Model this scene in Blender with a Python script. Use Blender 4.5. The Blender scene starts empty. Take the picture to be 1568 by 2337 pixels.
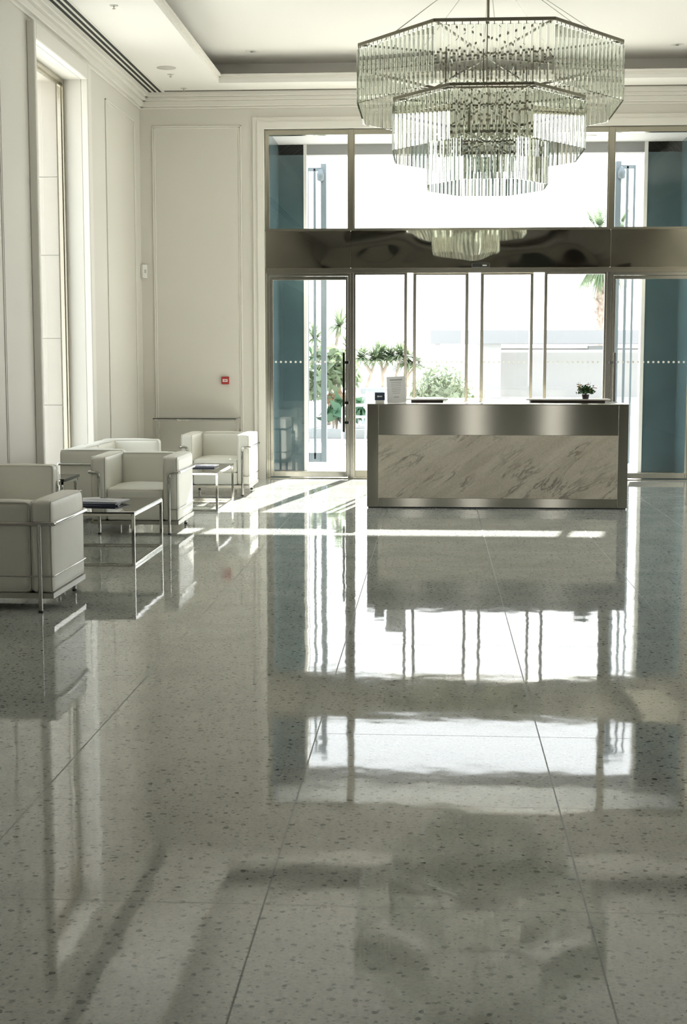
import bpy, bmesh, math, random
from mathutils import Vector, Matrix, noise as mnoise
PI = math.pi
R = math.radians
sc = bpy.context.scene
COL = sc.collection
random.seed(7)

# ------------------------------------------------------------------ helpers
def link(o):
    COL.objects.link(o)
    return o

def meta(o, label=None, cat=None, group=None, kind=None):
    if label: o['label'] = label
    if cat: o['category'] = cat
    if group: o['group'] = group
    if kind: o['kind'] = kind
    return o

def empty(name, loc=(0, 0, 0), rz=0.0, label=None, cat=None, group=None):
    o = bpy.data.objects.new(name, None)
    o.location = loc
    o.rotation_euler = (0, 0, rz)
    o.empty_display_size = .1
    link(o)
    return meta(o, label, cat, group)

class MB:
    """collects shapes for one mesh"""
    def __init__(s):
        s.bm = bmesh.new()
    def box(s, x0, x1, y0, y1, z0, z1, bev=0.0, seg=2):
        x0, x1 = min(x0, x1), max(x0, x1); y0, y1 = min(y0, y1), max(y0, y1); z0, z1 = min(z0, z1), max(z0, z1)
        b = bmesh.new() if bev else s.bm
        v = [b.verts.new(p) for p in ((x0, y0, z0), (x1, y0, z0), (x1, y1, z0), (x0, y1, z0), (x0, y0, z1), (x1, y0, z1), (x1, y1, z1), (x0, y1, z1))]
        for f in ((0, 3, 2, 1), (4, 5, 6, 7), (0, 1, 5, 4), (1, 2, 6, 5), (2, 3, 7, 6), (3, 0, 4, 7)):
            b.faces.new([v[i] for i in f])
        if bev:
            bmesh.ops.bevel(b, geom=list(b.edges), offset=bev, segments=seg, profile=.5, affect='EDGES')
            s.merge(b)
        return s
    def merge(s, b):
        me = bpy.data.meshes.new('tmp')
        b.to_mesh(me); b.free()
        s.bm.from_mesh(me)
        bpy.data.meshes.remove(me)
    def prism(s, pts, z0, z1, M=None):
        """extrude a 2-D outline"""
        lo = [Vector((p[0], p[1], z0)) for p in pts]; hi = [Vector((p[0], p[1], z1)) for p in pts]
        if M: lo = [M @ p for p in lo]; hi = [M @ p for p in hi]
        a = [s.bm.verts.new(p) for p in lo]; b = [s.bm.verts.new(p) for p in hi]
        n = len(a)
        s.bm.faces.new(list(reversed(a))); s.bm.faces.new(b)
        for i in range(n):
            s.bm.faces.new((a[i], a[(i + 1) % n], b[(i + 1) % n], b[i]))
        return s
    def bar(s, p, q, w, h):
        """rectangular bar from p to q, w across, h up"""
        p = Vector(p); q = Vector(q); d = (q - p).normalized()
        up = Vector((0, 0, 1)) if abs(d.z) < .95 else Vector((0, 1, 0))
        x = d.cross(up).normalized() * (w / 2); y = x.normalized().cross(d).normalized() * (h / 2)
        a = [s.bm.verts.new(p + u) for u in (-x - y, x - y, x + y, -x + y)]
        b = [s.bm.verts.new(q + u) for u in (-x - y, x - y, x + y, -x + y)]
        s.bm.faces.new(list(reversed(a))); s.bm.faces.new(b)
        for i in range(4):
            s.bm.faces.new((a[i], a[(i + 1) % 4], b[(i + 1) % 4], b[i]))
        return s
    def tube(s, pts, r, n=10, closed=False, radii=None):
        P = [Vector(p) for p in pts]
        N = len(P); rings = []
        nrm = None
        for i in range(N):
            if closed: t = (P[(i + 1) % N] - P[i - 1])
            else: t = P[min(i + 1, N - 1)] - P[max(i - 1, 0)]
            t.normalize()
            if nrm is None:
                u = Vector((0, 0, 1)) if abs(t.z) < .9 else Vector((1, 0, 0))
                nrm = t.cross(u).normalized()
            else:
                nrm = (nrm - t * nrm.dot(t)).normalized()
            bn = t.cross(nrm)
            rr = radii[i] if radii else r
            rings.append([s.bm.verts.new(P[i] + (nrm * math.cos(2 * PI * k / n) + bn * math.sin(2 * PI * k / n)) * rr) for k in range(n)])
        m = N if closed else N - 1
        for i in range(m):
            A, B = rings[i], rings[(i + 1) % N]
            off = 0
            if closed and i == N - 1:
                off = min(range(n), key=lambda k: (B[k].co - A[0].co).length)
            for k in range(n):
                s.bm.faces.new((A[k], A[(k + 1) % n], B[(k + 1 + off) % n], B[(k + off) % n]))
        if not closed:
            s.bm.faces.new(list(reversed(rings[0]))); s.bm.faces.new(rings[-1])
        return s
    def lathe(s, prof, n=24, c=(0, 0, 0)):
        rings = []
        for r, z in prof:
            if r < 1e-6: rings.append([s.bm.verts.new((c[0], c[1], c[2] + z))])
            else: rings.append([s.bm.verts.new((c[0] + r * math.cos(2 * PI * k / n), c[1] + r * math.sin(2 * PI * k / n), c[2] + z)) for k in range(n)])
        for A, B in zip(rings, rings[1:]):
            for k in range(n):
                k2 = (k + 1) % n
                if len(A) == 1 and len(B) == 1: continue
                if len(A) == 1: s.bm.faces.new((A[0], B[k2], B[k]))
                elif len(B) == 1: s.bm.faces.new((A[k], A[k2], B[0]))
                else: s.bm.faces.new((A[k], A[k2], B[k2], B[k]))
        return s
    def quad(s, *p):
        s.bm.faces.new([s.bm.verts.new(q) for q in p]); return s
    def build(s, name, m=None, parent=None, smooth=False, loc=None, fix=True):
        if fix: bmesh.ops.recalc_face_normals(s.bm, faces=list(s.bm.faces))
        me = bpy.data.meshes.new(name)
        s.bm.to_mesh(me); s.bm.free()
        if m: me.materials.append(m)
        if smooth:
            for p in me.polygons: p.use_smooth = True
        o = bpy.data.objects.new(name, me)
        if parent: o.parent = parent
        if loc: o.location = loc
        link(o)
        return o

def smooth_by_angle(o, ang=40):
    me = o.data
    for p in me.polygons: p.use_smooth = True
    try: me.set_sharp_from_angle(angle=R(ang))
    except Exception: pass
    return o

def struct(o):
    o['kind'] = 'structure'
    return o

def arc(p, c, q, n=6):
    """points of a rounded corner from p to q around control c"""
    p, c, q = Vector(p), Vector(c), Vector(q)
    return [p * (1 - t) ** 2 + c * 2 * t * (1 - t) + q * t * t for t in [i / n for i in range(n + 1)]]

def fillet(pts, r, n=6):
    P = [Vector(p) for p in pts]; out = [P[0]]
    for i in range(1, len(P) - 1):
        a = P[i] + (P[i - 1] - P[i]).normalized() * r; b = P[i] + (P[i + 1] - P[i]).normalized() * r
        out += arc(a, P[i], b, n)
    out.append(P[-1]); return out

def copy_tree(o, parent=None):
    c = o.copy(); link(c); c.parent = parent
    for ch in list(o.children):
        copy_tree(ch, c)
    return c

# ------------------------------------------------------------------ materials
def newmat(name):
    m = bpy.data.materials.new(name); m.use_nodes = True
    nt = m.node_tree
    return m, nt, nt.nodes['Principled BSDF'], nt.nodes['Material Output']

def mth(nt, op, a, b=None, c=None):
    n = nt.nodes.new('ShaderNodeMath'); n.operation = op
    for i, v in enumerate((a, b, c)):
        if v is None: continue
        if isinstance(v, (int, float)): n.inputs[i].default_value = v
        else: nt.links.new(v, n.inputs[i])
    return n.outputs[0]

def pmat(name, col, rough=.5, metal=0., var=.04, nscale=6., bump=0., bscale=40., spec=.5, **kw):
    m, nt, p, out = newmat(name)
    L = nt.links
    tc = nt.nodes.new('ShaderNodeTexCoord')
    nz = nt.nodes.new('ShaderNodeTexNoise'); nz.inputs['Scale'].default_value = nscale; nz.inputs['Detail'].default_value = 4
    L.new(tc.outputs['Object'], nz.inputs['Vector'])
    mx = nt.nodes.new('ShaderNodeMixRGB'); mx.inputs[1].default_value = (*[c * (1 - var) for c in col], 1); mx.inputs[2].default_value = (*[min(1, c * (1 + var)) for c in col], 1)
    L.new(nz.outputs['Fac'], mx.inputs[0]); L.new(mx.outputs[0], p.inputs['Base Color'])
    p.inputs['Roughness'].default_value = rough; p.inputs['Metallic'].default_value = metal
    p.inputs['Specular IOR Level'].default_value = spec
    for k, v in kw.items(): p.inputs[k.replace('_', ' ')].default_value = v
    if bump:
        b = nt.nodes.new('ShaderNodeBump'); b.inputs['Strength'].default_value = bump; b.inputs['Distance'].default_value = .01
        n2 = nt.nodes.new('ShaderNodeTexNoise'); n2.inputs['Scale'].default_value = bscale; n2.inputs['Detail'].default_value = 3
        L.new(tc.outputs['Object'], n2.inputs['Vector']); L.new(n2.outputs['Fac'], b.inputs['Height']); L.new(b.outputs[0], p.inputs['Normal'])
    return m

def pane_mat(name, tint, ior=1.45, rough=0.0, gain=1.0):
    """thin clear sheet: lets light straight through, reflects by Fresnel"""
    m, nt, p, out = newmat(name)
    nt.nodes.remove(p)
    t = nt.nodes.new('ShaderNodeBsdfTransparent'); t.inputs[0].default_value = (*tint, 1)
    g = nt.nodes.new('ShaderNodeBsdfGlossy'); g.inputs['Roughness'].default_value = rough
    lw = nt.nodes.new('ShaderNodeLayerWeight'); lw.inputs['Blend'].default_value = .5
    f0 = ((ior - 1) / (ior + 1)) ** 2
    f = mth(nt, 'MULTIPLY_ADD', mth(nt, 'POWER', lw.outputs['Facing'], 5.), 1 - f0, f0)   # same on both faces of the sheet
    mx = nt.nodes.new('ShaderNodeMixShader')
    nt.links.new(mth(nt, 'MULTIPLY', f, gain), mx.inputs[0]); nt.links.new(t.outputs[0], mx.inputs[1]); nt.links.new(g.outputs[0], mx.inputs[2])
    nt.links.new(mx.outputs[0], out.inputs[0])
    return m

def floor_mat():
    m, nt, p, out = newmat('polished_terrazzo'); L = nt.links
    tc = nt.nodes.new('ShaderNodeTexCoord'); ob = tc.outputs['Object']
    def noise(scale, det=4, rough=.55, dist=0., vec=ob):
        n = nt.nodes.new('ShaderNodeTexNoise'); n.inputs['Scale'].default_value = scale; n.inputs['Detail'].default_value = det
        n.inputs['Roughness'].default_value = rough; n.inputs['Distortion'].default_value = dist; L.new(vec, n.inputs['Vector']); return n.outputs['Fac']
    def ramp(fac, stops):
        r = nt.nodes.new('ShaderNodeValToRGB'); cr = r.color_ramp
        while len(cr.elements) < len(stops): cr.elements.new(.5)
        for e, (pos, c) in zip(cr.elements, stops): e.position = pos; e.color = (*c, 1)
        L.new(fac, r.inputs[0]); return r.outputs[0]
    def mix(fac, a, b, mode='MIX'):
        n = nt.nodes.new('ShaderNodeMixRGB'); n.blend_type = mode
        for i, v in enumerate((fac, a, b)):
            if isinstance(v, (int, float)): n.inputs[i].default_value = v
            elif isinstance(v, tuple): n.inputs[i].default_value = (*v, 1)
            else: L.new(v, n.inputs[i])
        return n.outputs[0]
    base = ramp(noise(2.2, 6, .6, .6), [(.3, (.445, .465, .445)), (.52, (.525, .54, .515)), (.72, (.59, .595, .56))])
    grain = ramp(noise(70, 3), [(.35, (.84, .85, .85)), (.65, (1.1, 1.1, 1.08))])
    col = mix(1.0, base, grain, 'MULTIPLY')
    # cloudy darker drifts of stone
    mp = nt.nodes.new('ShaderNodeMapping'); mp.inputs['Rotation'].default_value = (0, 0, R(35)); mp.inputs['Scale'].default_value = (1, 3.2, 1); L.new(ob, mp.inputs[0])
    drift = ramp(noise(1.1, 5, .62, 1.2, mp.outputs[0]), [(.50, (0, 0, 0)), (.72, (1, 1, 1))])
    col = mix(mth(nt, 'MULTIPLY', drift, .35), col, (.36, .385, .36))
    def specks(scale, rmin, rmax, keep, c, amt, col):
        wp = nt.nodes.new('ShaderNodeMixRGB'); wp.inputs[0].default_value = .018 / (scale / 20)
        nv = nt.nodes.new('ShaderNodeTexNoise'); nv.inputs['Scale'].default_value = scale * 2.6; L.new(ob, nv.inputs['Vector'])
        L.new(ob, wp.inputs[1]); L.new(nv.outputs['Color'], wp.inputs[2])
        v = nt.nodes.new('ShaderNodeTexVoronoi'); v.inputs['Scale'].default_value = scale; v.voronoi_dimensions = '2D'
        L.new(wp.outputs[0], v.inputs['Vector'])
        sp = nt.nodes.new('ShaderNodeSeparateColor'); L.new(v.outputs['Color'], sp.inputs[0])
        rad = mth(nt, 'MULTIPLY_ADD', sp.outputs[0], rmax - rmin, rmin)
        k = mth(nt, 'GREATER_THAN', sp.outputs[1], 1 - keep)
        d = mth(nt, 'SUBTRACT', rad, v.outputs['Distance'])
        ss = mth(nt, 'MULTIPLY', d, 18.); cl = nt.nodes.new('ShaderNodeClamp'); L.new(ss, cl.inputs[0])
        shade = mth(nt, 'MULTIPLY_ADD', sp.outputs[2], .35, .65)
        f = mth(nt, 'MULTIPLY', mth(nt, 'MULTIPLY', cl.outputs[0], k), mth(nt, 'MULTIPLY', shade, amt))
        return mix(f, col, c)
    col = specks(75, .12, .36, .5, (.20, .215, .19), .55, col)
    col = specks(19, .08, .21, .8, (.03, .042, .038), .97, col)
    col = specks(36, .08, .24, .5, (.085, .1, .09), .85, col)
    col = specks(30, .1, .24, .3, (.68, .67, .6), .5, col)
    # joints of the slabs
    sx = nt.nodes.new('ShaderNodeSeparateXYZ'); L.new(ob, sx.inputs[0])
    def joint(coord, off, pitch, w):
        t = mth(nt, 'DIVIDE', mth(nt, 'SUBTRACT', coord, off), pitch)
        fr = mth(nt, 'FRACT', t); d = mth(nt, 'MINIMUM', fr, mth(nt, 'SUBTRACT', 1., fr))
        return mth(nt, 'LESS_THAN', mth(nt, 'MULTIPLY', d, pitch), w)
    j = mth(nt, 'MAXIMUM', joint(sx.outputs[0], -.459, .883, .0026), joint(sx.outputs[1], 3.755, .8935, .0022))
    col = mix(mth(nt, 'MULTIPLY', j, .8), col, (.10, .10, .09))
    L.new(col, p.inputs['Base Color'])
    rg = mth(nt, 'MULTIPLY_ADD', noise(5, 3), .04, .02); L.new(mth(nt, 'ADD', rg, mth(nt, 'MULTIPLY', j, .4)), p.inputs['Roughness'])
    p.inputs['IOR'].default_value = 1.62; p.inputs['Specular IOR Level'].default_value = .62
    b = nt.nodes.new('ShaderNodeBump'); b.inputs['Strength'].default_value = .10; b.inputs['Distance'].default_value = .01
    L.new(mth(nt, 'ADD', noise(2.6, 2), mth(nt, 'MULTIPLY', noise(11, 1), .08)), b.inputs['Height']); L.new(b.outputs[0], p.inputs['Normal'])
    return m

def marble_mat():
    m, nt, p, out = newmat('beige_marble'); L = nt.links
    tc = nt.nodes.new('ShaderNodeTexCoord')
    m0 = nt.nodes.new('ShaderNodeMapping'); m0.inputs['Rotation'].default_value = (0, R(36), 0); L.new(tc.outputs['Object'], m0.inputs[0])
    mp = nt.nodes.new('ShaderNodeMapping'); mp.inputs['Scale'].default_value = (.9, 1., 4.6)
    L.new(m0.outputs[0], mp.inputs[0])
    n1 = nt.nodes.new('ShaderNodeTexNoise'); n1.inputs['Scale'].default_value = 1.3; n1.inputs['Detail'].default_value = 8; n1.inputs['Distortion'].default_value = .7; L.new(mp.outputs[0], n1.inputs[0])
    r1 = nt.nodes.new('ShaderNodeValToRGB'); e = r1.color_ramp.elements
    e[0].position = .3; e[0].color = (.50, .44, .34, 1); e[1].position = .7; e[1].color = (.72, .66, .55, 1); L.new(n1.outputs['Fac'], r1.inputs[0])
    n2 = nt.nodes.new('ShaderNodeTexNoise'); n2.inputs['Scale'].default_value = 1.05; n2.inputs['Detail'].default_value = 9; n2.inputs['Roughness'].default_value = .62; n2.inputs['Distortion'].default_value = .45; L.new(mp.outputs[0], n2.inputs[0])
    d = mth(nt, 'ABSOLUTE', mth(nt, 'SUBTRACT', n2.outputs['Fac'], .5))
    r2 = nt.nodes.new('ShaderNodeValToRGB'); e = r2.color_ramp.elements
    e[0].position = 0.; e[0].color = (1, 1, 1, 1); e[1].position = .022; e[1].color = (0, 0, 0, 1); L.new(d, r2.inputs[0])
    n3 = nt.nodes.new('ShaderNodeTexNoise'); n3.inputs['Scale'].default_value = 2.4; n3.inputs['Detail'].default_value = 3; L.new(tc.outputs['Object'], n3.inputs[0])
    r3 = nt.nodes.new('ShaderNodeValToRGB'); e = r3.color_ramp.elements; e[0].position = .42; e[1].position = .62; L.new(n3.outputs['Fac'], r3.inputs[0])
    mx = nt.nodes.new('ShaderNodeMixRGB'); L.new(mth(nt, 'MULTIPLY', mth(nt, 'MULTIPLY', r2.outputs[0], r3.outputs[0]), .8), mx.inputs[0]); L.new(r1.outputs[0], mx.inputs[1]); mx.inputs[2].default_value = (.17, .15, .12, 1)
    n4 = nt.nodes.new('ShaderNodeTexNoise'); n4.inputs['Scale'].default_value = 90; n4.inputs['Detail'].default_value = 2; L.new(tc.outputs['Object'], n4.inputs[0])
    m2 = nt.nodes.new('ShaderNodeMixRGB'); m2.blend_type = 'MULTIPLY'; m2.inputs[0].default_value = .35; L.new(mx.outputs[0], m2.inputs[1]); L.new(n4.outputs['Fac'], m2.inputs[2])
    L.new(m2.outputs[0], p.inputs['Base Color']); p.inputs['Roughness'].default_value = .22
    return m

def brushed_mat():
    m = pmat('brushed_steel', (.50, .475, .40), .14, 1., var=.03, nscale=3)
    nt = m.node_tree; p = nt.nodes['Principled BSDF']
    p.inputs['Anisotropic'].default_value = 1.0; p.inputs['Anisotropic Rotation'].default_value = .25
    tg = nt.nodes.new('ShaderNodeTangent'); tg.direction_type = 'RADIAL'; tg.axis = 'Z'
    nt.links.new(tg.outputs[0], p.inputs['Tangent'])
    tc = nt.nodes.new('ShaderNodeTexCoord'); mp = nt.nodes.new('ShaderNodeMapping'); mp.inputs['Scale'].default_value = (3, 3, 600); nt.links.new(tc.outputs['Object'], mp.inputs[0])
    nz = nt.nodes.new('ShaderNodeTexNoise'); nz.inputs['Scale'].default_value = 1; nz.inputs['Detail'].default_value = 3; nt.links.new(mp.outputs[0], nz.inputs[0])
    nt.links.new(mth(nt, 'MULTIPLY_ADD', nz.outputs['Fac'], .06, .13), p.inputs['Roughness'])
    return m

def mirror_panel_mat():
    m, nt, p, out = newmat('polished_steel_panel'); L = nt.links
    p.inputs['Base Color'].default_value = (.86, .82, .69, 1); p.inputs['Metallic'].default_value = 1; p.inputs['Roughness'].default_value = .03
    tc = nt.nodes.new('ShaderNodeTexCoord'); mp = nt.nodes.new('ShaderNodeMapping'); mp.inputs['Scale'].default_value = (1., 1., 1.2); L.new(tc.outputs['Object'], mp.inputs[0])
    nz = nt.nodes.new('ShaderNodeTexNoise'); nz.inputs['Scale'].default_value = 1.3; nz.inputs['Detail'].default_value = 1; L.new(mp.outputs[0], nz.inputs[0])
    b = nt.nodes.new('ShaderNodeBump'); b.inputs['Strength'].default_value = .16; b.inputs['Distance'].default_value = .05; L.new(nz.outputs['Fac'], b.inputs['Height']); L.new(b.outputs[0], p.inputs['Normal'])
    return m

def leaf_mat(name, c, c2, trans=.35):
    m, nt, p, out = newmat(name); L = nt.links
    tc = nt.nodes.new('ShaderNodeTexCoord'); nz = nt.nodes.new('ShaderNodeTexNoise'); nz.inputs['Scale'].default_value = 3.5; nz.inputs['Detail'].default_value = 5; L.new(tc.outputs['Object'], nz.inputs[0])
    mx = nt.nodes.new('ShaderNodeMixRGB'); mx.inputs[1].default_value = (*c, 1); mx.inputs[2].default_value = (*c2, 1); L.new(nz.outputs['Fac'], mx.inputs[0])
    L.new(mx.outputs[0], p.inputs['Base Color']); p.inputs['Roughness'].default_value = .45
    t = nt.nodes.new('ShaderNodeBsdfTranslucent'); L.new(mx.outputs[0], t.inputs[0])
    ms = nt.nodes.new('ShaderNodeMixShader'); ms.inputs[0].default_value = trans; L.new(p.outputs[0], ms.inputs[1]); L.new(t.outputs[0], ms.inputs[2]); L.new(ms.outputs[0], out.inputs[0])
    return m

def trunk_mat(name, c, c2):
    m, nt, p, out = newmat(name); L = nt.links
    tc = nt.nodes.new('ShaderNodeTexCoord'); v = nt.nodes.new('ShaderNodeTexVoronoi'); v.inputs['Scale'].default_value = 6; L.new(tc.outputs['Object'], v.inputs['Vector'])
    mx = nt.nodes.new('ShaderNodeMixRGB'); mx.inputs[1].default_value = (*c, 1); mx.inputs[2].default_value = (*c2, 1); L.new(v.outputs['Distance'], mx.inputs[0]); L.new(mx.outputs[0], p.inputs['Base Color']); p.inputs['Roughness'].default_value = .85
    return m

def crystal_mat():
    m, nt, p, out = newmat('cut_crystal'); nt.nodes.remove(p)
    g = nt.nodes.new('ShaderNodeBsdfGlass'); g.inputs['IOR'].default_value = 1.5; g.inputs['Color'].default_value = (.955, .968, .945, 1); g.inputs['Roughness'].default_value = 0
    nt.links.new(g.outputs[0], out.inputs[0])
    return m

M = {}
M['floor'] = floor_mat()
M['wall'] = pmat('cream_plaster', (.715, .69, .63), .6, var=.012, nscale=1.2, spec=.25)
M['ceiling'] = pmat('white_plaster', (.84, .82, .775), .75, var=.01, nscale=1, spec=.15)
M['trim'] = pmat('cream_paint', (.795, .77, .71), .5, var=.01, spec=.3)
M['stone_out'] = pmat('pale_limestone', (.47, .43, .37), .7, var=.06, nscale=4)
M['frame'] = pmat('satin_champagne_steel', (.50, .47, .385), .2, 1., var=.03)
M['chrome'] = pmat('chrome', (.53, .52, .485), .07, 1., var=.01)
M['doorsteel'] = pmat('polished_door_steel', (.60, .58, .515), .17, 1., var=.02)
M['strap'] = pmat('grey_frame_steel', (.50, .49, .45), .25, 1., var=.02)
M['brushed'] = brushed_mat()
M['mirror'] = mirror_panel_mat()
M['marble'] = marble_mat()
M['leather'] = pmat('white_leather', (.825, .81, .735), .38, var=.03, nscale=5, bump=.12, bscale=26)
M['piping'] = pmat('leather_piping', (.74, .72, .64), .45, var=.02)
M['pane'] = pane_mat('clear_pane', (.97, .978, .972), 1.5)
M['tableglass'] = pane_mat('smoked_glass', (.52, .54, .5), 1.7, gain=1.2)
M['glassedge'] = pmat('dark_glass_edge', (.02, .025, .02), .1)
M['black'] = pmat('black_plastic', (.015, .016, .016), .35)
M['darkslot'] = pmat('dark_void', (.02, .022, .018), .8)
M['white'] = pmat('white_plastic', (.78, .77, .73), .4, var=.01)
M['offwhite'] = pmat('grey_white_fitting', (.55, .54, .49), .5, var=.01)
M['red'] = pmat('red_plastic', (.42, .035, .03), .4)
M['paper'] = pmat('white_paper', (.80, .79, .78), .6, var=.01)
M['ink'] = pmat('grey_ink', (.42, .42, .42), .6)
M['navy'] = pmat('navy_card', (.035, .05, .085), .45)
M['lilac'] = pmat('pale_lilac_cover', (.56, .57, .66), .35)
M['bluebook'] = pmat('dark_blue_cover', (.05, .06, .11), .35)
M['ledge'] = pmat('white_top', (.82, .81, .79), .25, var=.01)
M['porch'] = pmat('polished_blue_stone', (.055, .098, .112), .16, var=.3, nscale=2.5, spec=.7)
M['porchceil'] = pmat('porch_soffit', (.56, .56, .55), .7, var=.01)
M['gate'] = pmat('blue_grey_metal', (.14, .17, .19), .45, .2)
M['paving'] = pmat('pale_paving', (.66, .65, .61), .8, var=.05, nscale=3)
M['render'] = pmat('white_render', (.80, .79, .77), .8, var=.02)
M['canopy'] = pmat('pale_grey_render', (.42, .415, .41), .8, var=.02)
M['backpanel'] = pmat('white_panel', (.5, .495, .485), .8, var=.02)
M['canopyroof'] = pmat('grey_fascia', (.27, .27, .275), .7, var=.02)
M['curb'] = pmat('grey_curb', (.30, .31, .31), .8)
M['leaf'] = leaf_mat('leaf_green', (.14, .20, .115), (.27, .32, .19))
M['leafdark'] = leaf_mat('leaf_deep_green', (.045, .12, .075), (.11, .2, .1), .25)
M['leafpale'] = leaf_mat('leaf_pale_green', (.21, .27, .18), (.36, .39, .27), .4)
M['leafbrown'] = leaf_mat('leaf_copper', (.34, .21, .13), (.44, .32, .2), .4)
M['palmleaf'] = leaf_mat('palm_green', (.13, .2, .12), (.25, .31, .19), .35)
M['trunk'] = trunk_mat('trunk_bark', (.30, .25, .2), (.46, .40, .34))
M['palmtrunk'] = trunk_mat('palm_bark', (.22, .17, .14), (.50, .42, .36))
M['petal'] = pmat('orange_petals', (.65, .2, .04), .5, var=.3, nscale=60)
M['petaly'] = pmat('yellow_petals', (.75, .48, .06), .5, var=.2, nscale=60)
M['pot'] = pmat('clay_pot', (.05, .035, .028), .6)
M['plantleaf'] = leaf_mat('pot_leaf', (.03, .09, .02), (.07, .15, .04), .15)
M['crystal'] = crystal_mat()
M['bronze'] = pmat('bronze_frame', (.20, .185, .14), .28, 1., var=.05)
M['wood'] = pmat('dark_brown_panel', (.045, .03, .018), .35, var=.2)
M['green'] = pmat('dark_green_panel', (.07, .085, .07), .4, var=.2)
M['furn'] = pmat('white_outdoor_paint', (.8, .8, .79), .5)
M['greyfurn'] = pmat('grey_sling_fabric', (.36, .38, .39), .7)

# ------------------------------------------------------------------ room dimensions (metres, camera foot at the origin)
XL, XR = -3.57, 4.63          # side walls
YB, YR = 17.38, -9.0          # entrance wall face, rear wall face
ZC = 4.62                     # lower ceiling
GX0, GX1, GZ = -2.06, 3.12, 4.20   # entrance glazing opening
GY = 17.45

def wall_with_holes(axis, fixed0, fixed1, a0, a1, z0, z1, holes):
    """wall slab in the a/z plane with rectangular holes (a0,a1,z0,z1), sorted by a"""
    mb = MB()
    def add(p0, p1, q0, q1):
        if p1 - p0 < 1e-4 or q1 - q0 < 1e-4: return
        if axis == 'x': mb.box(fixed0, fixed1, p0, p1, q0, q1)
        else: mb.box(p0, p1, fixed0, fixed1, q0, q1)
    cur = a0
    for h0, h1, hz0, hz1 in holes:
        add(cur, h0, z0, z1); add(h0, h1, z0, hz0); add(h0, h1, hz1, z1); cur = h1
    add(cur, a1, z0, z1)
    return mb

# floor, indoors
struct(MB().box(-4.02, 5.1, -9.4, 17.52, -.2, 0).build('floor', M['floor']))
# ground outside
struct(MB().box(-60, 60, 17.52, 120, -.25, -.005).box(-60, -4.02, -40, 17.52, -.25, -.005).box(5.1, 60, -40, 17.52, -.25, -.005).build('ground', M['paving']))

LW = [(12.64, 14.50)]
RW = [(8.9, 10.7), (12.64, 14.5)]  # the nearer opening is unseen, added to brighten the middle of the floor
WZ0, WZ1 = .28, 4.26
struct(wall_with_holes('x', XL - .45, XL, -9.4, 17.9, 0, 4.95, [(a, b, WZ0, WZ1) for a, b in LW]).build('wall_left', M['wall']))
struct(wall_with_holes('x', XR, XR + .45, -9.4, 17.9, 0, 4.95, [(a, b, WZ0, WZ1) for a, b in RW]).build('wall_right', M['wall']))
struct(wall_with_holes('y', YB, YB + .22, XL, XR, 0, 4.95, [(GX0, GX1, 0, GZ)]).build('wall_back', M['wall']))
# rear wall: dark green stone with three tall glazed slots
RH = [(-.75, -.35, 0.05, 2.7), (.8, 1.25, 0.05, 2.7), (2.85, 3.3, 0.05, 2.7)]
struct(wall_with_holes('y', YR - .3, YR, XL, XR, 0, 4.95, RH).build('wall_rear', M['green']))
struct(MB().box(3.62, 4.6, YR, YR + .12, 0, 4.3).box(-2.9, -2.2, YR, YR + .12, 0, 3.2).build('trim_15', M['wood']))
struct(MB().box(-2.1, -1.1, YR, YR + .1, 0, 4.3).box(1.5, 2.5, YR, YR + .1, 0, 4.3).build('trim_16', M['wall']))

struct(MB().box(XL, XR, YR, YR + .16, 4.32, 4.95).build('trim_18', M['wall']))  # unseen pale band, added to lighten the reflection in the mirror header
# unseen dark wood cladding added behind the camera to cut bounce off side walls
struct(MB().box(XL, XL + .03, YR + .17, 1.2, 0, 3.2).box(XR - .03, XR, YR + .17, 1.2, 0, 3.9).build('trim_17', M['wood']))

# ceiling: soffit ring, raised middle
TX0, TX1, TY0, TY1 = -2.50, 3.56, -7.5, 16.70
cb = MB()
cb.box(XL, TX0, YR, 17.6, ZC, 4.71).box(TX1, XR, YR, 17.6, ZC, 4.71).box(TX0, TX1, TY1, 17.6, ZC, 4.71).box(TX0, TX1, YR, TY0, ZC, 4.71)
cb.box(XL, XR, YR - .3, 17.6, 4.93, 5.05)
cb.box(TX0 - .55, TX0 - .5, TY0, 17.25, 4.71, 4.93).box(TX1 + .5, TX1 + .55, TY0, 17.25, 4.71, 4.93).box(TX0 - .5, TX1 + .5, 17.2, 17.25, 4.71, 4.93)
struct(cb.build('ceiling', M['ceiling']))
# cornice along the walls and the lip round the raised ceiling
def cornice(name, pts):
    mb = MB(); (x0, y0), (x1, y1), (nx, ny) = pts
    for pr, za, zb in ((.135, 4.575, ZC), (.10, 4.535, 4.575), (.06, 4.47, 4.535), (.025, 4.445, 4.47)):
        mb.box(min(x0, x0 + nx * pr), max(x1, x1 + nx * pr), min(y0, y0 + ny * pr), max(y1, y1 + ny * pr), za, zb, .006, 1)
    return struct(mb.build(name, M['trim']))
cornice('trim_1', ((XL, YR), (XL, YB), (1, 0)))
cornice('trim_2', ((XL, YB), (XR, YB), (0, -1)))
cornice('trim_3', ((XR, YR), (XR, YB), (-1, 0)))
lip = MB()
for e, z0 in ((0.0, 4.69), (.02, 4.665)):
    lip.box(TX0 - .02, TX0 + .03 - e, TY0, TY1, z0, 4.715).box(TX0, TX1, TY1 - .03 + e, TY1 + .02, z0, 4.715).box(TX1 - .03 + e, TX1 + .02, TY0, TY1, z0, 4.715)
struct(lip.build('trim_4', M['trim']))

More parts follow.
